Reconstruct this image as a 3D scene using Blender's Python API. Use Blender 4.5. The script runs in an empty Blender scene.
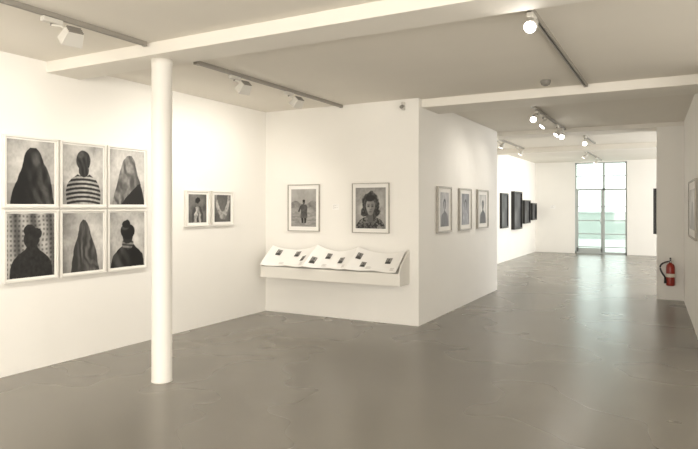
import bpy, bmesh, math, random
import numpy as np
from mathutils import Vector, Matrix

sc = bpy.context.scene
sc.view_settings.view_transform = 'Standard'
sc.view_settings.look = 'None'
sc.view_settings.exposure = 0.27

# ------------------------------------------------------------ materials
def mat(name, col, rough=0.6, metal=0.0, noise=0.0, nscale=6.0, bump=0.0, bscale=60.0, emit=None, estr=0.0, spec=0.5, coat=0.0):
    m = bpy.data.materials.new(name); m.use_nodes = True
    nt = m.node_tree; b = nt.nodes['Principled BSDF']
    b.inputs['Base Color'].default_value = col
    b.inputs['Roughness'].default_value = rough
    b.inputs['Metallic'].default_value = metal
    b.inputs['Specular IOR Level'].default_value = spec
    b.inputs['Coat Weight'].default_value = coat
    tc = nt.nodes.new('ShaderNodeTexCoord')
    if noise > 0:
        n = nt.nodes.new('ShaderNodeTexNoise'); n.inputs['Scale'].default_value = nscale
        n.inputs['Detail'].default_value = 5
        nt.links.new(tc.outputs['Object'], n.inputs['Vector'])
        r = nt.nodes.new('ShaderNodeValToRGB')
        r.color_ramp.elements[0].position = 0.3; r.color_ramp.elements[1].position = 0.7
        r.color_ramp.elements[0].color = tuple(c*(1-noise) for c in col[:3])+(1,)
        r.color_ramp.elements[1].color = tuple(min(1, c*(1+noise)) for c in col[:3])+(1,)
        nt.links.new(n.outputs['Fac'], r.inputs['Fac'])
        nt.links.new(r.outputs['Color'], b.inputs['Base Color'])
    if bump > 0:
        n2 = nt.nodes.new('ShaderNodeTexNoise'); n2.inputs['Scale'].default_value = bscale
        nt.links.new(tc.outputs['Object'], n2.inputs['Vector'])
        bp = nt.nodes.new('ShaderNodeBump'); bp.inputs['Strength'].default_value = bump
        bp.inputs['Distance'].default_value = 0.002
        nt.links.new(n2.outputs['Fac'], bp.inputs['Height'])
        nt.links.new(bp.outputs['Normal'], b.inputs['Normal'])
    if emit:
        b.inputs['Emission Color'].default_value = emit
        b.inputs['Emission Strength'].default_value = estr
    return m

M = {}
M['wall'] = mat('wall_paint', (0.86, 0.832, 0.775, 1), 0.75, noise=0.012, nscale=1.5, bump=0.15, bscale=90)
M['ceil'] = mat('ceiling_paint', (0.79, 0.745, 0.665, 1), 0.85, noise=0.015, nscale=1.2)
M['beam'] = mat('beam_paint', (0.82, 0.78, 0.705, 1), 0.8, noise=0.01, nscale=2)
M['column'] = mat('column_paint', (0.81, 0.775, 0.71, 1), 0.45, noise=0.01, nscale=5)
M['whiteframe'] = mat('white_lacquer', (0.78, 0.75, 0.69, 1), 0.45)
M['greyframe'] = mat('limed_wood', (0.42, 0.39, 0.34, 1), 0.5, noise=0.1, nscale=20)
M['blackframe'] = mat('black_frame', (0.012, 0.011, 0.01, 1), 0.4)
M['matboard'] = mat('mat_board', (0.84, 0.815, 0.765, 1), 0.8)
M['shelf'] = mat('shelf_paint', (0.76, 0.73, 0.665, 1), 0.5)
M['paper'] = mat('book_paper', (0.90, 0.88, 0.84, 1), 0.6)
M['track'] = mat('track_metal', (0.34, 0.315, 0.275, 1), 0.45, metal=0.2)
M['lampwhite'] = mat('lamp_enamel', (0.66, 0.63, 0.57, 1), 0.4)
M['lampgrey'] = mat('lamp_grey', (0.25, 0.23, 0.20, 1), 0.4)
M['glow'] = mat('lamp_glow', (1, 0.95, 0.85, 1), 0.4, emit=(1, 0.95, 0.86, 1), estr=14)
M['red'] = mat('extinguisher_red', (0.30, 0.025, 0.012, 1), 0.3)
M['black'] = mat('black_rubber', (0.02, 0.02, 0.02, 1), 0.5)
M['chrome'] = mat('chrome', (0.6, 0.6, 0.6, 1), 0.25, metal=1)
M['label'] = mat('label_paper', (0.7, 0.66, 0.55, 1), 0.5)
M['doorframe'] = mat('door_paint', (0.42, 0.45, 0.43, 1), 0.4)
M['pave'] = mat('pavement', (0.42, 0.44, 0.42, 1), 0.8, noise=0.15, nscale=2)
M['facade'] = mat('facade_render', (0.36, 0.40, 0.37, 1), 0.8, noise=0.06, nscale=1)

# floor : glossy painted concrete
m = bpy.data.materials.new('floor_resin'); m.use_nodes = True
nt = m.node_tree; b = nt.nodes['Principled BSDF']
tc = nt.nodes.new('ShaderNodeTexCoord')
n = nt.nodes.new('ShaderNodeTexNoise'); n.inputs['Scale'].default_value = 0.8; n.inputs['Detail'].default_value = 6
r = nt.nodes.new('ShaderNodeValToRGB')
r.color_ramp.elements[0].position = 0.3; r.color_ramp.elements[0].color = (0.165, 0.149, 0.122, 1)
r.color_ramp.elements[1].position = 0.7; r.color_ramp.elements[1].color = (0.190, 0.173, 0.143, 1)
nt.links.new(tc.outputs['Object'], n.inputs['Vector']); nt.links.new(n.outputs['Fac'], r.inputs['Fac'])
nt.links.new(r.outputs['Color'], b.inputs['Base Color'])
n2 = nt.nodes.new('ShaderNodeTexNoise'); n2.inputs['Scale'].default_value = 0.7; n2.inputs['Detail'].default_value = 2
mr = nt.nodes.new('ShaderNodeMapRange'); mr.inputs['To Min'].default_value = 0.25; mr.inputs['To Max'].default_value = 0.30
nt.links.new(tc.outputs['Object'], n2.inputs['Vector']); nt.links.new(n2.outputs['Fac'], mr.inputs['Value'])
nt.links.new(mr.outputs['Result'], b.inputs['Roughness'])
b.inputs['Specular IOR Level'].default_value = 0.8
M['floor'] = m

m = bpy.data.materials.new('window_glass'); m.use_nodes = True
nt = m.node_tree; nt.nodes.clear()
o = nt.nodes.new('ShaderNodeOutputMaterial'); mx = nt.nodes.new('ShaderNodeMixShader')
t = nt.nodes.new('ShaderNodeBsdfTransparent'); g = nt.nodes.new('ShaderNodeBsdfGlossy')
t.inputs['Color'].default_value = (0.93, 0.97, 0.95, 1); g.inputs['Roughness'].default_value = 0.05
mx.inputs['Fac'].default_value = 0.05
nt.links.new(t.outputs[0], mx.inputs[1]); nt.links.new(g.outputs[0], mx.inputs[2]); nt.links.new(mx.outputs[0], o.inputs[0])
M['glass'] = m

m = bpy.data.materials.new('photographic_print'); m.use_nodes = True
nt = m.node_tree; b = nt.nodes['Principled BSDF']
a = nt.nodes.new('ShaderNodeVertexColor'); a.layer_name = 'Col'
nt.links.new(a.outputs['Color'], b.inputs['Base Color']); b.inputs['Roughness'].default_value = 0.45
b.inputs['Specular IOR Level'].default_value = 0.3
M['print'] = m

# ------------------------------------------------------------ mesh builder
class MB:
    def __init__(self):
        self.bm = bmesh.new(); self.mats = []
    def mi(self, k):
        if k not in self.mats: self.mats.append(k)
        return self.mats.index(k)
    def _fin(self, vs, k, mtx, smooth=False):
        i = self.mi(k)
        if mtx is not None: bmesh.ops.transform(self.bm, matrix=mtx, verts=vs)
        fs = set(f for v in vs for f in v.link_faces)
        for f in fs: f.material_index = i; f.smooth = smooth
    def box(self, x0, x1, y0, y1, z0, z1, k, mtx=None, bev=0.0):
        r = bmesh.ops.create_cube(self.bm, size=1)
        vs = r['verts']
        for v in vs:
            v.co = Vector((x0+(v.co.x+.5)*(x1-x0), y0+(v.co.y+.5)*(y1-y0), z0+(v.co.z+.5)*(z1-z0)))
        if bev > 0:
            es = list(set(e for v in vs for e in v.link_edges))
            rr = bmesh.ops.bevel(self.bm, geom=es, offset=bev, segments=2, affect='EDGES', profile=0.5)
            vs = list(set(rr['verts']) | set(v for v in vs if v.is_valid))
        self._fin(vs, k, mtx)
    def cyl(self, p0, p1, r0, k, r1=None, seg=20, mtx=None, smooth=True):
        p0 = Vector(p0); p1 = Vector(p1); d = p1-p0
        if r1 is None: r1 = r0
        r = bmesh.ops.create_cone(self.bm, cap_ends=True, segments=seg, radius1=r0, radius2=r1, depth=d.length)
        q = Matrix.Translation((p0+p1)/2) @ d.to_track_quat('Z', 'Y').to_matrix().to_4x4()
        if mtx is not None: q = mtx @ q
        self._fin(r['verts'], k, q, smooth)
        for v in r['verts']:
            for f in v.link_faces:
                if len(f.verts) > 4: f.smooth = False
    def lathe(self, prof, k, seg=28, mtx=None):
        rings = []
        for (rr, z) in prof:
            rings.append([self.bm.verts.new((rr*math.cos(2*math.pi*i/seg), rr*math.sin(2*math.pi*i/seg), z)) for i in range(seg)])
        for a_, b_ in zip(rings[:-1], rings[1:]):
            for i in range(seg):
                self.bm.faces.new((a_[i], a_[(i+1) % seg], b_[(i+1) % seg], b_[i]))
        self.bm.faces.new(rings[-1]); self.bm.faces.new(list(reversed(rings[0])))
        self._fin([v for q in rings for v in q], k, mtx, True)
    def poly(self, pts, faces, k, mtx=None):
        vs = [self.bm.verts.new(p) for p in pts]
        for f in faces: self.bm.faces.new([vs[i] for i in f])
        self._fin(vs, k, mtx)
    def tube(self, pts, r, k, seg=8, mtx=None):
        pts = [Vector(p) for p in pts]
        rings = []
        for i, p in enumerate(pts):
            d = (pts[min(i+1, len(pts)-1)]-pts[max(i-1, 0)]).normalized()
            q = d.to_track_quat('Z', 'Y')
            rings.append([self.bm.verts.new(p+q@Vector((r*math.cos(2*math.pi*j/seg), r*math.sin(2*math.pi*j/seg), 0))) for j in range(seg)])
        for a_, b_ in zip(rings[:-1], rings[1:]):
            for i in range(seg):
                self.bm.faces.new((a_[i], a_[(i+1) % seg], b_[(i+1) % seg], b_[i]))
        self._fin([v for q in rings for v in q], k, mtx, True)
    def obj(self, name, loc=(0, 0, 0), rz=0.0, parent=None):
        bmesh.ops.recalc_face_normals(self.bm, faces=self.bm.faces)
        me = bpy.data.meshes.new(name); self.bm.to_mesh(me); self.bm.free()
        for k in self.mats: me.materials.append(M[k])
        ob = bpy.data.objects.new(name, me); sc.collection.objects.link(ob)
        ob.location = loc; ob.rotation_euler = (0, 0, rz)
        if parent: ob.parent = parent
        return ob

def slab(name, x0, x1, y0, y1, z0, z1, k, bev=0.0):
    b = MB(); b.box(x0, x1, y0, y1, z0, z1, k, bev=bev); return b.obj(name)

# ------------------------------------------------------------ room shell
H = 2.87; HF = 2.97
LX = -5.2; BX = -2.83; BY = 7.02; BE = 10.8; FX = -4.12; FY = 20.6
slab('floor', -5.4, 3.2, -3.2, 20.8, -0.12, 0.0, 'floor')
b = MB()
b.box(-5.4, 3.2, -3.2, 10.95, H, 3.15, 'ceil')
b.box(-5.4, 3.2, 10.95, 20.8, HF, 3.15, 'ceil')
b.obj('ceiling')
slab('wall_left', -5.4, LX, -3.2, BY, 0, H, 'wall')
slab('wall_partition', -5.4, BX, BY, BE, 0, H, 'wall')
slab('wall_far_left', -4.32, FX, BE, FY, 0, HF, 'wall')
slab('wall_back', -5.2, 3.2, -3.2, -3.0, 0, H, 'wall')
slab('wall_side', 3.0, 3.2, -3.0, 20.6, 0, H, 'wall')
b = MB()
xa, ya, xb, yb = 0.125, 10.95, 0.27, 6.6
pts = [(xa, ya, 0), (3.0, ya, 0), (3.0, yb, 0), (xb, yb, 0)]
pts += [(p[0], p[1], H) for p in pts]
b.poly(pts, [(0, 1, 2, 3), (4, 7, 6, 5), (0, 4, 5, 1), (1, 5, 6, 2), (2, 6, 7, 3), (3, 7, 4, 0)], 'wall')
b.obj('wall_right')
slab('wall_pier', -0.265, 0.6, 10.95, 11.55, 0, 2.80, 'wall')
DX0, DX1 = -2.86, -1.32
slab('wall_end_window_side', -4.32, DX0, FY, FY+0.2, 0, HF, 'wall')
slab('wall_end', DX1, 3.2, FY, FY+0.2, 0, HF, 'wall')
slab('trim_lintel', DX0, DX1, FY, FY+0.2, 2.93, HF, 'wall')

slab('ceiling_beam', LX, 3.0, 3.58, 3.93, 2.765, H, 'beam', 0.004)
slab('ceiling_beam', BX, 3.0, 7.12, 7.72, 2.765, H, 'beam', 0.004)
slab('ceiling_beam', -4.12, 3.0, 10.95, 11.55, 2.80, HF, 'beam', 0.004)
slab('ceiling_beam', -4.12, 3.0, 15.2, 15.5, 2.85, HF, 'beam', 0.004)

b = MB()
b.lathe([(0.089, 0.0), (0.089, 0.008), (0.086, 0.014), (0.086, 2.71), (0.09, 2.72), (0.09, 2.765)], 'column', 40)
b.obj('column', (-3.885, 3.755, 0))

# ------------------------------------------------------------ door (glazed)
b = MB()
k = 'doorframe'
y0, y1 = FY+0.03, FY+0.09
W = DX1-DX0
b.box(DX0, DX0+0.05, y0, y1, 0, 2.93, k); b.box(DX1-0.05, DX1, y0, y1, 0, 2.93, k)
b.box(DX0, DX1, y0, y1, 2.89, 2.93, k); b.box(DX0, DX1, y0, y1, 0.0, 0.06, k)
mid = DX0+W*0.56
b.box(mid-0.035, mid+0.035, y0-0.01, y1, 0, 2.93, k)
b.box(DX0, DX1, y0-0.01, y1, 2.03, 2.09, k)
for z in (0.20, 0.62, 1.05, 1.5, 2.48): b.box(DX0, DX1, y0+0.01, y1-0.01, z, z+0.03, k)
b.box(DX0+0.05, DX0+0.10, y0, y1, 0.06, 2.03, k); b.box(mid-0.08, mid-0.035, y0, y1, 0.06, 2.03, k)
b.box(DX0+0.05, mid-0.035, y0, y1, 0.06, 0.18, k)
b.cyl((mid-0.08, y0-0.05, 0.95), (mid-0.08, y0-0.05, 1.15), 0.012, 'chrome')
b.cyl((mid-0.08, y0-0.05, 0.97), (mid-0.08, y0, 0.97), 0.008, 'chrome')
b.cyl((mid-0.08, y0-0.05, 1.13), (mid-0.08, y0, 1.13), 0.008, 'chrome')
b.box(DX0+0.03, DX1-0.03, y0+0.028, y0+0.034, 0.03, 2.9, 'glass')
b.obj('door_1')

slab('pavement', -12, 8, 20.8, 34, -0.15, -0.03, 'pave')
b = MB()
b.box(-12, 8, 31, 31.4, -0.03, 1.2, 'facade')
b.box(-12, 8, 30.95, 31.45, 1.2, 1.28, 'pave')
b.obj('garden_wall')

# ------------------------------------------------------------ procedural photographs (painted to vertex colours)
def vnoise(U, V, sc_, seed=0, oct=3):
    out = np.zeros_like(U); amp = 1; tot = 0
    for o_ in range(oct):
        r_ = np.random.RandomState(seed+o_*17); n_ = int(sc_*2**o_)+3
        g_ = r_.rand(n_+1, n_+1)
        x = U*sc_*2**o_ % n_; y = V*sc_*2**o_ % n_
        xi = np.floor(x).astype(int) % n_; yi = np.floor(y).astype(int) % n_
        fx = x-np.floor(x); fy = y-np.floor(y); fx = fx*fx*(3-2*fx); fy = fy*fy*(3-2*fy)
        v_ = g_[xi, yi]*(1-fx)*(1-fy)+g_[xi+1, yi]*fx*(1-fy)+g_[xi, yi+1]*(1-fx)*fy+g_[xi+1, yi+1]*fx*fy
        out += amp*v_; tot += amp; amp *= 0.5
    return out/tot
def ss(x): x = np.clip(x, 0, 1); return x*x*(3-2*x)
def ell(U, V, cx, cy, rx, ry, soft=0.08, rot=0.0):
    c_, s_ = math.cos(rot), math.sin(rot)
    x = (U-cx)*c_+(V-cy)*s_; y = -(U-cx)*s_+(V-cy)*c_
    d = np.sqrt((x/rx)**2+(y/ry)**2)
    return ss((1-d)/soft+0.5)
def smooth_interp(V, vv, ff):
    acc = 0
    for o_ in (-.03, -.015, 0, .015, .03): acc = acc+np.interp(V+o_, vv, ff)
    return acc/5
def prof(U, V, pts, soft=0.015):
    vv = [p[0] for p in pts]
    l = smooth_interp(V, vv, [p[1] for p in pts]); r_ = smooth_interp(V, vv, [p[2] for p in pts])
    m_ = np.minimum(U-l, r_-U)
    m_ = np.where((V > vv[-1]) | (V < vv[0]-0.01), -1, m_)
    return ss(m_/soft+0.5)
def lay(img, mask, val): return img*(1-mask)+val*mask
def backdrop(U, V, base, seed, amp=.45):
    n_ = vnoise(U, V, 4, seed, 5)
    n2 = vnoise(U, V, 24, seed+5, 2)
    v = base*(1+amp*(n_-.5)*2+.25*(n2-.5))
    vig = 1-0.5*np.clip(((U-.5)**2+(V-.55)**2)*1.8, 0, 1)
    return v*vig
def folds(U, V, seed, fx, slant=0.0, amp=1.0, wob=.12):
    w = vnoise(U, V, 3, seed)*wob
    a_ = ss(.5+.5*np.sin((U+slant*V+w*2)*fx))
    b_ = ss(.5+.5*np.sin((U*.7-slant*V*.5+w)*fx*1.7+1.3))
    return amp*(.7*a_+.3*b_)
def warp(U, V, seed, a=.018):
    return U+a*(vnoise(U, V, 7, seed)-.5)*2, V+a*(vnoise(U, V, 7, seed+3)-.5)*2

def p_scarf_dark(U, V):
    img = backdrop(U, V, .54, 1)
    img = lay(img, ss((.34-V)/.03)*.6, .22)
    Uw, Vw = warp(U, V, 2)
    m_ = prof(Uw, Vw, [(0, .06, .99), (.15, .08, .97), (.3, .16, .94), (.45, .24, .9), (.56, .3, .84), (.66, .32, .77), (.74, .34, .73), (.81, .37, .70), (.86, .42, .65), (.895, .49, .58)])
    f = 0.006+0.10*folds(U, V, 7, 26, .5)*ss((U-.3)*2.2)*vnoise(U, V, 9, 8)+.03*ell(U, V, .6, .72, .09, .1, .9)
    return lay(img, m_, f)
def p_stripe(U, V):
    img = backdrop(U, V, .50, 11, .6)
    Uw, Vw = warp(U, V, 12, .012)
    body = prof(Uw, Vw, [(0, .10, .92), (.2, .07, .94), (.34, .10, .9), (.44, .2, .8), (.5, .34, .67), (.55, .42, .6)])
    curve = V+.25*(U-.5)**2
    st = ss((np.sin(curve*85)+.15)*1.6)
    shade = .55+.45*ss((U-.1)*2.2)-.35*ss((U-.7)*4)
    img = lay(img, body, (st*.40+.02)*shade*(.65+.7*vnoise(U, V, 16, 14)))
    img = lay(img, prof(Uw, Vw, [(.49, .39, .62), (.56, .41, .6), (.62, .42, .59)]), 0.09)
    img = lay(img, ell(U, V, .5, .52, .14, .035, .3)*(1-ell(U, V, .5, .54, .125, .03, .3)), .55)
    hair = np.maximum(ell(Uw, Vw, .5, .745, .175, .175), ell(Uw, Vw, .51, .58, .125, .12))
    img = lay(img, hair, 0.006+.04*ell(U, V, .44, .84, .07, .05, .9)+.03*folds(U, V, 15, 60, .3))
    return img
def p_scarf_grey(U, V):
    img = backdrop(U, V, .60, 21, .3)
    Uw, Vw = warp(U, V, 22)
    m_ = prof(Uw, Vw, [(0, .06, .98), (.15, .10, .96), (.3, .17, .92), (.44, .22, .84), (.56, .27, .78), (.68, .31, .75), (.78, .35, .73), (.85, .41, .68), (.9, .49, .6)])
    f = 0.07+0.26*folds(U, V, 5, 22, .55, 1.0, .35)*(.25+.9*vnoise(U, V, 18, 9))*(1-.75*ss((U-.55)*3))
    img = lay(img, m_, f)
    return lay(img, prof(Uw, Vw, [(0, .3, .99), (.12, .45, .97), (.25, .62, .93), (.38, .8, .88)]), 0.015)
def p_curtain(U, V):
    w = vnoise(U, V, 4, 33)*.05
    chk = ss(.5+.9*np.sin((U+w)*75))*ss(.5+.9*np.sin((V+w)*85))
    fold = .6+.4*np.sin(U*17+2*V)
    img = (0.16+0.26*(1-chk))*fold*(.7+.6*vnoise(U, V, 12, 31))
    Uw, Vw = warp(U, V, 32, .02)
    m_ = prof(Uw, Vw, [(0, .05, .97), (.15, .06, .95), (.27, .12, .9), (.35, .22, .8), (.41, .35, .68), (.47, .40, .63), (.6, .41, .62)])
    m_ = np.maximum(m_, ell(Uw, Vw, .50, .60, .17, .155)); m_ = np.maximum(m_, ell(Uw, Vw, .46, .74, .12, .09)); m_ = np.maximum(m_, ell(Uw, Vw, .60, .68, .12, .09))
    return lay(img, m_, 0.004+.025*vnoise(U, V, 20, 35))
def p_veil(U, V):
    img = backdrop(U, V, .48, 41, .5)*(.75+.5*U)
    Uw, Vw = warp(U, V, 42)
    m_ = prof(Uw, Vw, [(0, .2, .9), (.2, .22, .86), (.4, .27, .8), (.53, .32, .73), (.62, .36, .68), (.72, .39, .65), (.79, .40, .63), (.84, .44, .59), (.875, .49, .54)])
    f = 0.03+0.16*folds(U, V, 44, 30, .12, 1, .3)*vnoise(U*2, V*.6, 9, 45)*ss((U-.2)*3)
    img = lay(img, m_, f)
    return img
def p_knit(U, V):
    img = backdrop(U, V, .50, 51, .5)
    Uw, Vw = warp(U, V, 52, .02)
    img = lay(img, prof(Uw, Vw, [(0, .02, .99), (.12, .03, .97), (.24, .09, .92), (.33, .24, .8), (.4, .36, .67), (.46, .4, .62)]), 0.006+.06*folds(U, V, 53, 20, .6)*ss((.7-U)*2))
    img = lay(img, ell(Uw, Vw, .5, .43, .17, .10, .2), .02+0.2*(.5+.5*np.sin(V*95+U*9))*(.4+vnoise(U, V, 14, 54)))
    img = lay(img, ell(Uw, Vw, .5, .56, .15, .13), 0.02)
    img = lay(img, ell(Uw, Vw, .5, .655, .205, .15), 0.006+.05*ell(U, V, .42, .73, .1, .05, .9))
    img = lay(img, ell(Uw, Vw, .46, .79, .12, .08), 0.008)
    return img
def p_drape(U, V):
    img = backdrop(U, V, .16, 61, .8)
    Uw, Vw = warp(U, V, 62, .06)
    img = lay(img, prof(Uw, Vw, [(0, .22, .8), (.3, .2, .78), (.5, .28, .74), (.6, .4, .62)]), .05)
    img = lay(img, ell(Uw, Vw, .5, .72, .12, .13), .13)
    img = lay(img, ell(Uw, Vw, .5, .79, .14, .09), .01)
    img = lay(img, prof(Uw, Vw, [(0, .3, .42), (.3, .34, .48), (.58, .4, .5)]), .15+.5*vnoise(U, V, 9, 66))
    return lay(img, prof(Uw, Vw, [(0, .58, .72), (.3, .52, .64), (.58, .5, .6)]), .45*vnoise(U, V, 9, 65)+.1)
def p_collar(U, V):
    img = backdrop(U, V, .12, 71, .6)
    Uw, Vw = warp(U, V, 73, .05)
    m_ = np.clip(ell(Uw, Vw, .5, 1.0, .46, .85)-ell(Uw, Vw, .5, 1.05, .33, .66), 0, 1)
    img = lay(img, m_, 0.12+.45*vnoise(U, V, 12, 72))
    return lay(img, ell(Uw, Vw, .52, .2, .2, .1, .4), 0.4*vnoise(U, V, 9, 74)+.1)
def p_street(U, V):
    img = backdrop(U, V, .28, 81, .6)
    hz = ss((V-.48)/.02)
    img = lay(img, hz*(1-ss((V-.62-.06*np.sin(U*9))/.03)), .10+.18*vnoise(U, V*2, 12, 83))
    img = lay(img, ss((V-.62-.06*np.sin(U*9))/.03), .26+.15*vnoise(U, V, 6, 82))
    img = lay(img, ss((.42-V)/.05), .14+.25*vnoise(U, V*3, 10, 84))
    Uw, Vw = warp(U, V, 85, .012)
    img = lay(img, prof(Uw, Vw, [(.10, .42, .49), (.3, .40, .49)]), .02)
    img = lay(img, prof(Uw, Vw, [(.10, .53, .6), (.3, .51, .62)]), .02)
    img = lay(img, prof(Uw, Vw, [(.24, .38, .66), (.4, .40, .64), (.5, .38, .66), (.57, .38, .65), (.6, .45, .58)]), 0.03+.08*vnoise(U, V, 16, 86))
    img = lay(img, ell(Uw, Vw, .515, .655, .05, .06), 0.07); img = lay(img, ell(Uw, Vw, .515, .69, .055, .035), 0.01)
    img = lay(img, prof(Uw, Vw, [(.40, .28, .34), (.5, .33, .4), (.56, .37, .44)]), 0.05)
    return img
def p_face(U, V):
    img = backdrop(U, V, .38, 91, .45)
    nse = vnoise(U, V, 9, 93); n3 = vnoise(U, V, 26, 97, 2)
    Uw = U+.06*(nse-.5)*2; Vw = V+.06*(vnoise(U, V, 9, 95)-.5)*2
    img = lay(img, prof(Uw, V, [(0, .02, .98), (.1, .04, .95), (.2, .14, .86), (.27, .30, .70), (.32, .42, .6)]), 0.02+0.22*(n3 > .5)*vnoise(U, V, 5, 99))
    img = lay(img, ell(Uw, Vw, .5, .60, .28, .29, .14), 0.008+0.10*n3*n3)
    img = lay(img, ell(Uw, Vw, .5, .42, .33, .17, .14), 0.008+0.10*n3*n3)
    img = lay(img, prof(U, V, [(.16, .40, .60), (.38, .42, .58)]), 0.09)
    lit = .17+.15*ss((.60-U)*3)
    img = lay(img, ell(U, V, .5, .555, .15, .165, .12), lit)
    img = lay(img, ell(U, V, .5, .45, .108, .125, .12), lit*.95)
    img = lay(img, ell(Uw, V, .5, .74, .18, .08, .4), 0.012)
    img = lay(img, ell(U, V, .425, .47, .05, .05, .9)*.4, .4)
    for cx in (.435, .565):
        img = lay(img, ell(U, V, cx, .548, .045, .028, .8)*.6, 0.06)
        img = lay(img, ell(U, V, cx, .545, .030, .012, .6)*.9, 0.012)
        img = lay(img, ell(U, V, cx, .592, .048, .009, .6)*.7, 0.04)
    img = lay(img, ell(U, V, .505, .465, .034, .016, .8)*.7, 0.07)
    img = lay(img, ell(U, V, .495, .505, .010, .05, .9)*.5, 0.40)
    img = lay(img, ell(U, V, .5, .408, .045, .014, .7)*.8, 0.06)
    return img
def bust(U, V, img, seed, cloth, skin, hair):
    Uw, Vw = warp(U, V, seed, .02)
    img = lay(img, prof(Uw, Vw, [(0, .08, .92), (.2, .1, .9), (.34, .16, .84), (.40, .32, .68), (.44, .42, .58), (.52, .43, .57)]), cloth*(.6+.8*vnoise(U, V, 9, seed+1)))
    img = lay(img, ell(Uw, Vw, .5, .645, .16, .17), hair)
    return lay(img, ell(U, V, .5, .60, .11, .14), skin)
def p_warm(U, V):
    g_ = bust(U, V, backdrop(U, V, .42, 101, .6), 102, .10, .22, .02)
    return np.stack([g_*1.0, g_*.96, g_*.94], -1)
def p_dusk(U, V):
    g_ = bust(U, V, backdrop(U, V, .20, 111, .6), 112, .28, .2, .01)
    return np.stack([g_*.97, g_*.96, g_*1.0], -1)
def p_seated(U, V):
    return bust(U, V, backdrop(U, V, .55, 121, .3), 122, .03, .15, .01)
def p_pale(U, V):
    g_ = backdrop(U, V, .6, 131, .25)
    return lay(g_, prof(U, V, [(0, .2, .8), (.4, .3, .7), (.7, .42, .58)]), 0.35)
def p_darkscreen(U, V):
    g_ = 0.03+0.14*vnoise(U, V, 3, 141)**2
    return np.stack([g_*.95, g_*.95, g_*1.0], -1)
def p_book(seed):
    def f(U, V):
        return bust(U, V, backdrop(U, V, .26, 200+seed*7, .7), 210+seed*3, .05, .15, .02)
    return f

def make_grid_print(name, P, fn, parent, res):
    nx = res; ny = res
    U, V = np.meshgrid(np.linspace(0, 1, nx), np.linspace(0, 1, ny))
    img = fn(U, V)
    if img.ndim == 2: img = np.stack([img*1.01, img*0.97, img*0.90], -1)
    img = np.clip(img*1.06+.008, 0.003, .9)
    co = [tuple(P(U[j, i], V[j, i])) for j in range(ny) for i in range(nx)]
    idx = np.arange(nx*ny).reshape(ny, nx)
    f = np.stack([idx[:-1, :-1], idx[:-1, 1:], idx[1:, 1:], idx[1:, :-1]], -1).reshape(-1, 4)
    me = bpy.data.meshes.new(name); me.from_pydata(co, [], f.tolist())
    at = me.color_attributes.new('Col', 'FLOAT_COLOR', 'POINT')
    rgba = np.concatenate([img.reshape(-1, 3), np.ones((nx*ny, 1))], 1).astype(np.float32)
    at.data.foreach_set('color', rgba.ravel())
    me.materials.append(M['print'])
    ob = bpy.data.objects.new(name, me); sc.collection.objects.link(ob); ob.parent = parent
    return ob
def make_print(name, w, h, fn, parent, y, res=72):
    return make_grid_print(name, lambda u, v: ((u-.5)*w, y, (v-.5)*h), fn, parent, res)

def framed(loc, w, h, rz, fn, fmat='whiteframe', fw=0.018, mw=0.02, depth=0.035, res=72, name='framed_photograph', mwb=None):
    b = MB(); d = -depth; e = -0.003
    b.box(-w/2, -w/2+fw, d, e, -h/2, h/2, fmat, bev=0.002); b.box(w/2-fw, w/2, d, e, -h/2, h/2, fmat, bev=0.002)
    b.box(-w/2+fw, w/2-fw, d, e, h/2-fw, h/2, fmat, bev=0.002); b.box(-w/2+fw, w/2-fw, d, e, -h/2, -h/2+fw, fmat, bev=0.002)
    b.box(-w/2+fw, w/2-fw, d*0.55, -0.004, -h/2+fw, h/2-fw, 'matboard')
    ob = b.obj(name, loc, rz)
    pw = w-2*fw-2*mw; ph = h-2*fw-2*(mw if mwb is None else mwb)
    make_print('print', pw, ph, fn, ob, d*0.55-0.0015, res)
    return ob

R90 = math.pi/2
fns = [[p_scarf_dark, p_stripe, p_scarf_grey], [p_curtain, p_veil, p_knit]]
for r_i in range(2):
    for c_i in range(3):
        yc = 3.155+0.2625+c_i*0.549
        zc = 2.14-0.3225-r_i*0.668
        framed((LX, yc, zc), 0.527, 0.65, R90, fns[r_i][c_i], fw=0.018, mw=0.016, res=120, depth=0.04)
framed((LX, 5.59, 1.482), 0.42, 0.445, R90, p_drape, 'whiteframe', 0.018, 0.035, res=56, mwb=0.03, depth=0.04)
framed((LX, 6.055, 1.482), 0.42, 0.445, R90, p_collar, 'whiteframe', 0.018, 0.035, res=56, mwb=0.03, depth=0.04)
framed((-4.537, BY, 1.488), 0.52, 0.65, 0, p_street, 'greyframe', 0.010, 0.045, res=100, mwb=0.055)
framed((-3.497, BY, 1.486), 0.54, 0.655, 0, p_face, 'greyframe', 0.010, 0.04, res=120, mwb=0.05)
framed((BX, 7.927, 1.466), 0.57, 0.635, R90, p_warm, 'greyframe', 0.022, 0.09, res=56, mwb=.06)
framed((BX, 8.868, 1.466), 0.59, 0.635, R90, p_dusk, 'greyframe', 0.022, 0.09, res=56, mwb=.06)
framed((BX, 9.808, 1.466), 0.62, 0.635, R90, p_seated, 'greyframe', 0.022, 0.09, res=56, mwb=.06)
framed((FX, 16.35, 1.40), 0.75, 0.95, R90, p_darkscreen, 'blackframe', 0.05, 0.0, depth=0.06, res=30)
framed((FX, 17.75, 1.40), 1.0, 1.1, R90, p_darkscreen, 'blackframe', 0.05, 0.0, depth=0.10, res=30)
framed((FX, 19.0, 1.35), 0.85, 0.72, R90, p_darkscreen, 'blackframe', 0.04, 0.0, depth=0.10, res=30)
framed((FX, 20.05, 1.35), 0.7, 0.55, R90, p_darkscreen, 'blackframe', 0.04, 0.0, depth=0.10, res=30)
framed((-0.265, 11.25, 1.43), 0.42, 0.75, -R90, p_darkscreen, 'blackframe', 0.03, 0.0, depth=0.05, res=30)
ang = math.atan2(xb-xa, ya-yb)
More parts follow.
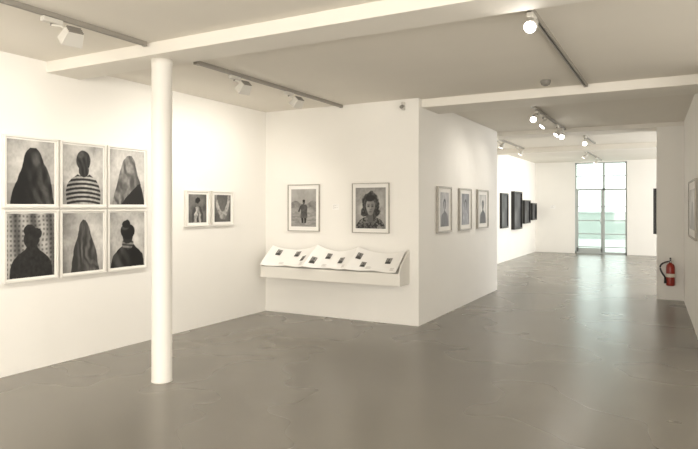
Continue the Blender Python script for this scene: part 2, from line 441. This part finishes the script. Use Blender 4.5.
ycen = 8.55; xcen = xa+(ya-ycen)/(ya-yb)*(xb-xa)
framed((xcen, ycen, 1.47), 1.35, 0.72, -R90+ang, p_pale, 'greyframe', 0.02, 0.09, depth=0.03, res=48)

def caption(loc, w, h, rz):
    b = MB(); b.box(-w/2, w/2, -0.003, 0, -h/2, h/2, 'paper')
    for i in range(6):
        z = h/2-0.012-i*(h-0.02)/6
        b.box(-w/2+0.01, w/2-0.012-(0.03*(i % 3)), -0.0035, -0.003, z-0.002, z, 'lampgrey')
    b.obj('wall_caption', loc, rz)
caption((-4.03, BY-.001, 1.50), 0.10, 0.08, 0)
caption((-3.55, FY-.001, 1.50), 0.16, 0.12, 0)

# ------------------------------------------------------------ display shelf with folded book
SX0, SX1, SY = -5.04, -2.97, 6.71
zf0, zf1, zb = 0.53, 0.66, 0.86
b = MB()
sec = [(BY, zf0), (SY, zf0), (SY, zf1+0.02), (SY+0.02, zf1+0.02), (SY+0.02, zf1-0.01), (BY-0.03, zb-0.03), (BY-0.03, zb), (BY, zb)]
n_ = len(sec)
pts = [(SX0, y, z) for y, z in sec]+[(SX1, y, z) for y, z in sec]
faces = [tuple(range(n_)), tuple(range(2*n_-1, n_-1, -1))]+[(i, (i+1) % n_, n_+(i+1) % n_, n_+i) for i in range(n_)]
b.poly(pts, faces, 'shelf')
for xx in (SX0-0.018, SX1):
    p2 = [(BY, zf0), (SY, zf0), (SY, zf1+0.03), (BY, zb+0.03)]
    if xx == SX1: p2 = [(BY, zf0), (SY, zf0), (SY, zf1+0.03), (SY+.05, zf1+.12), (BY, zb+0.10)]
    c_ = len(p2)
    pts = [(xx, y, z) for y, z in p2]+[(xx+0.018, y, z) for y, z in p2]
    b.poly(pts, [tuple(range(c_)), tuple(range(2*c_-1, c_-1, -1))]+[(i, (i+1) % c_, c_+(i+1) % c_, c_+i) for i in range(c_)], 'shelf')
shelf = b.obj('display_shelf')

s0 = Vector((0, SY+0.015, zf1+0.03)); s1 = Vector((0, BY-0.055, zb+0.02))
sd = (s1-s0); sl = sd.length; sd.normalize(); nn = Vector((0, -sd.z, sd.y))
fr = [0, .19, .35, .52, .66, .84, 1.0]
xs = [SX0+0.005+f_*(SX1-SX0-0.02) for f_ in fr]
hts = [.10, .015, .14, .015, .13, .015, .09]
book = MB(); prints = []
top = []; bot = []
for i, x in enumerate(xs):
    hgt = hts[i]; up = hgt > .05
    top.append(Vector((x+(.03 if i in (2, 4) else 0), 0, 0))+s0+sd*(sl+(0.02 if not up else 0.0))+Vector((0, 0, hgt*.75)))
    bot.append(Vector((x, 0, 0))+s0+sd*(0.02 if not up else -0.02)+Vector((0, -hgt*.55, hgt*.30)))
for i in range(6):
    q = [bot[i], bot[i+1], top[i+1], top[i]]
    fn_ = (q[1]-q[0]).cross(q[3]-q[0]).normalized()
    if fn_.y > 0: fn_ = -fn_
    th = fn_*(-0.004)
    N = 6
    def at(u, v, q=q, fn_=fn_, e=0.003):
        a_ = q[0].lerp(q[1], u); c_ = q[3].lerp(q[2], u)
        return a_.lerp(c_, v)+fn_*(e-.02*math.sin(math.pi*u))
    pts = []; fcs = []
    for side, e_ in ((0, 0.0), (1, -.004)):
        for jj in range(N+1):
            for ii in range(N+1): pts.append(at(ii/N, jj/N, e=e_))
    o2 = (N+1)**2
    for jj in range(N):
        for ii in range(N):
            a_ = jj*(N+1)+ii
            fcs.append((a_, a_+1, a_+N+2, a_+N+1)); fcs.append((o2+a_, o2+a_+N+1, o2+a_+N+2, o2+a_+1))
    for ii in range(N):
        fcs.append((ii, o2+ii, o2+ii+1, ii+1)); t_ = N*(N+1)+ii; fcs.append((t_, t_+1, o2+t_+1, o2+t_))
        l_ = ii*(N+1); fcs.append((l_, l_+N+1, o2+l_+N+1, o2+l_)); r_ = l_+N; fcs.append((r_, o2+r_, o2+r_+N+1, r_+N+1))
    book.poly(pts, fcs, 'paper')
    lays = [[(.30, .50, .58, .88)], [(.10, .32, .55, .85), (.55, .74, .3, .55)], [(.12, .34, .18, .48), (.62, .84, .5, .8)], [(.30, .55, .30, .60)],
            [(.12, .32, .5, .78), (.42, .60, .18, .42)], [(.30, .55, .42, .72)]]
    for L in lays[i]: prints.append((at, L))
    for t_ in range(4):
        u0, u1 = .66, .86-.04*(t_ % 2); v0 = .08+.035*t_; v1 = v0+.009
        book.poly([at(u0, v0, e=.006), at(u1, v0, e=.006), at(u1, v1, e=.006), at(u0, v1, e=.006)], [(0, 1, 2, 3)], 'track')
bk = book.obj('folded_book', parent=shelf)
for s_, (at, L) in enumerate(prints):
    make_grid_print('book_picture', lambda u, v: at(L[0]+(L[1]-L[0])*u, L[2]+(L[3]-L[2])*v, e=.005), p_book(s_), bk, 20)

# ------------------------------------------------------------ tracks & spotlights
def track(x, y0, y1, z=H):
    b = MB()
    b.box(-0.018, -0.006, 0, y1-y0, -0.034, 0, 'track'); b.box(0.006, 0.018, 0, y1-y0, -0.034, 0, 'track')
    b.box(-0.006, 0.006, 0, y1-y0, -0.012, 0, 'black')
    b.box(-0.021, 0.021, -0.04, 0.02, -0.038, 0, 'track'); b.box(-0.021, 0.021, y1-y0-0.02, y1-y0, -0.038, 0, 'track')
    b.obj('track_light_rail', (x, y0, z))
track(-3.86, -1.5, 3.55); track(-3.93, 4.25, 7.0)
track(-0.87, 3.99, 7.10); track(-1.68, 8.1, 10.9)
track(-3.3, 11.7, 15.1, HF); track(-2.0, 15.8, 20.0, HF)

def spot(x, y, z, aim, power=60, angle=100, off=(0.22, 0, -0.2), blend=0.9, kind='box', col=(1, .95, .87)):
    p = Vector((x, y, z)); hd = p+Vector(off)
    e = bpy.data.objects.new('track_spotlight', None); sc.collection.objects.link(e); e.location = p
    e.empty_display_size = 0.1
    b = MB()
    b.box(-0.022, 0.022, -0.075, 0.075, -0.075, -0.039, 'lampwhite', bev=0.004)
    b.cyl((0, 0, -0.075), (0, 0, -0.09), 0.012, 'lampgrey')
    o_ = Vector(off)
    b.tube([(0, 0, -0.085), (o_.x*0.5, o_.y*.5, -0.09+o_.z*.1), (o_.x, o_.y, o_.z)], 0.009, 'lampwhite')
    b.obj('adapter', parent=e)
    b = MB()
    d = (Vector(aim)-hd).normalized()
    q = Matrix.Translation(o_) @ d.to_track_quat('-Z', 'Y').to_matrix().to_4x4()
    if kind == 'box':
        w, h2 = 0.072, 0.045
        pts = [(-w, -h2, -0.05), (w, -h2, -0.05), (w, h2, -0.05), (-w, h2, -0.05),
               (-w*.75, -h2*.7, 0.05), (w*.75, -h2*.7, 0.05), (w*.75, h2*.7, 0.05), (-w*.75, h2*.7, 0.05)]
        b.poly(pts, [(4, 5, 6, 7), (0, 1, 5, 4), (1, 2, 6, 5), (2, 3, 7, 6), (3, 0, 4, 7)], 'lampwhite', q)
        b.poly([(-w, -h2, -.05), (w, -h2, -.05), (w, h2, -.05), (-w, h2, -.05), (-w*.8, -h2*.8, -.02), (w*.8, -h2*.8, -.02), (w*.8, h2*.8, -.02), (-w*.8, h2*.8, -.02)],
               [(0, 1, 5, 4), (1, 2, 6, 5), (2, 3, 7, 6), (3, 0, 4, 7)], 'lampgrey', q)
        b.poly([(-w*.8, -h2*.8, -.02), (w*.8, -h2*.8, -.02), (w*.8, h2*.8, -.02), (-w*.8, h2*.8, -.02)], [(0, 1, 2, 3)], 'glow', q)
        for i in range(4): b.box(-w*.7, w*.7, -h2*.6+i*.018, -h2*.6+i*.018+.004, .05, .062, 'lampgrey', q)
    else:
        b.lathe([(0.045, -0.05), (0.045, -0.02), (0.032, 0.03), (0.028, 0.07), (0.012, 0.08)], 'lampwhite', 24, q)
        b.lathe([(0.040, -0.056), (0.040, -0.0505)], 'glow', 24, q)
        b.lathe([(0.048, -0.05), (0.048, -0.035)], 'lampwhite', 24, q)
    b.obj('lamp_head', parent=e)
    L = bpy.data.lights.new('beam', 'SPOT'); L.energy = power; L.spot_size = math.radians(angle); L.spot_blend = blend
    L.color = col; L.shadow_soft_size = 0.025
    lo = bpy.data.objects.new('beam', L); sc.collection.objects.link(lo); lo.parent = e
    lo.location = o_+d*0.082; lo.rotation_euler = d.to_track_quat('-Z', 'Y').to_euler()
    return e

SP = 42
for y in (-0.3, 1.1, 2.70): spot(-3.86, y, H, (LX, y+0.3, 1.2), power=SP, angle=140)
for y in (4.78, 5.75): spot(-3.93, y, H, (LX, y+.2, 1.2), power=SP, angle=140, off=(.12, 0, -.17))
spot(-0.87, 4.24, H, (-1.2, 0.5, 0.6), power=20, angle=110, off=(0, 0.0, -0.11), kind='can')
spot(-1.68, 8.55, H, (-1.3, 4.5, 0.3), power=6, angle=110, off=(-.05, 0, -0.13), kind='can')
spot(-1.68, 8.95, H, (BX, 8.4, 1.2), power=25, angle=120, off=(0.02, 0, -0.17), kind='can')
spot(-1.68, 10.1, H, (BX, 9.4, 1.2), power=25, angle=120, off=(0.02, 0, -0.17), kind='can')
spot(-1.68, 10.6, H, (-1.2, 5.0, 0.3), power=6, angle=110, off=(0.0, 0, -0.17), kind='can')
for y in (12.6, 14.4): spot(-3.3, y, HF, (FX, y, 1.3), power=50, angle=140, off=(.1, 0, -.18), kind='can')
spot(-2.0, 16.2, HF, (FX, 17.0, 1.3), power=60, angle=130, off=(.0, 0, -.18), kind='can')
spot(-2.0, 18.6, HF, (FX, 18.8, 1.3), power=60, angle=130, off=(.0, 0, -.18), kind='can')
spot(-1.6, 12.9, HF+0.0, (-1.5, 6.0, 0.6), power=5, angle=110, off=(.0, 0, -.18), kind='can')
track(-1.6, 12.2, 14.6, HF)

b = MB(); b.tube([(-4.1, 11.9, 2.90), (-0.3, 11.9, 2.90)], 0.025, 'track'); b.obj('ceiling_conduit')
b = MB(); b.lathe([(0.02, -0.06), (0.045, -0.045), (0.055, -0.015), (0.055, 0)], 'lampgrey', 24)
b.obj('smoke_detector', (-1.23, 6.7, H))
b = MB(); b.box(-0.02, 0.02, -0.05, 0, -0.05, 0.05, 'lampwhite', bev=.005); b.cyl((0, -0.03, 0), (0, -0.09, -0.02), 0.022, 'lampgrey')
b.obj('security_sensor', (-3.03, BY, 2.78))

# ------------------------------------------------------------ fire extinguisher
b = MB()
b.lathe([(0.052, 0.0), (0.062, 0.01), (0.064, 0.03), (0.064, 0.29), (0.058, 0.325), (0.04, 0.35), (0.022, 0.36), (0.02, 0.375)], 'red', 32)
b.lathe([(0.0645, 0.14), (0.0648, 0.145), (0.0648, 0.19), (0.0645, 0.195)], 'label', 32)
b.lathe([(0.022, 0.37), (0.024, 0.375), (0.024, 0.40), (0.014, 0.41)], 'chrome', 20)
b.box(-0.012, 0.012, -0.09, 0.02, 0.405, 0.417, 'black', bev=.003)
b.poly([(-.012, -.10, .448), (.012, -.10, .448), (.012, .02, .42), (-.012, .02, .42), (-.012, -.10, .456), (.012, -.10, .456), (.012, .02, .432), (-.012, .02, .432)],
       [(0, 1, 2, 3), (7, 6, 5, 4), (0, 4, 5, 1), (1, 5, 6, 2), (2, 6, 7, 3), (3, 7, 4, 0)], 'black')
b.cyl((0.02, 0, .39), (.04, 0, .39), .015, 'label')
hose = []
for i in range(15):
    a_ = i/14
    hose.append((-0.02-0.125*math.sin(a_*math.pi*0.85), -0.03, 0.39+0.05*math.sin(a_*math.pi)-0.25*a_))
b.tube(hose, 0.013, 'black')
b.cyl(hose[-1], (hose[-1][0]+0.005, -0.03, 0.04), 0.014, 'black', r1=0.022)
b.box(-0.02, 0.02, 0.05, 0.08, 0.2, 0.35, 'black')
b.obj('fire_extinguisher', (-0.065, 10.865, 0.24), rz=0.0)

# ------------------------------------------------------------ general lights
def area(name, loc, rot, sx, sy, e, col):
    L = bpy.data.lights.new(name, 'AREA'); L.shape = 'RECTANGLE'; L.size = sx; L.size_y = sy; L.energy = e; L.color = col
    o_ = bpy.data.objects.new(name, L); sc.collection.objects.link(o_); o_.location = loc; o_.rotation_euler = rot
    return o_
WC = (1.0, 0.97, 0.92)
area('back_fill', (-1.2, -2.9, 1.6), (R90, 0, 0), 6.5, 2.2, 245, WC)  # added soft fill behind the camera; no window modelled in that wall
area('side_fill', (2.9, 2.0, 1.6), (0, R90, 0), 2.2, 6.0, 115, WC)  # unseen area fill added on the right of the front room
area('far_room_fill', (2.8, 16.0, 1.6), (0, R90, 0), 2.2, 7.0, 290, (.98, .99, 1.0))  # extra fill added out of view to brighten the far room

w = bpy.data.worlds.new('sky'); sc.world = w; w.use_nodes = True
bg = w.node_tree.nodes['Background']; bg.inputs['Color'].default_value = (0.90, 0.97, 0.95, 1); bg.inputs['Strength'].default_value = 3.0

# ------------------------------------------------------------ camera
cd = bpy.data.cameras.new('camera'); cam = bpy.data.objects.new('camera', cd); sc.collection.objects.link(cam)
cam.location = (0, 0, 1.5)
cam.rotation_euler = (R90, 0, math.radians(28.6))
cd.sensor_width = 36; cd.lens = 598/698*36; cd.shift_y = -17.5/698
cd.clip_start = 0.05
sc.camera = cam
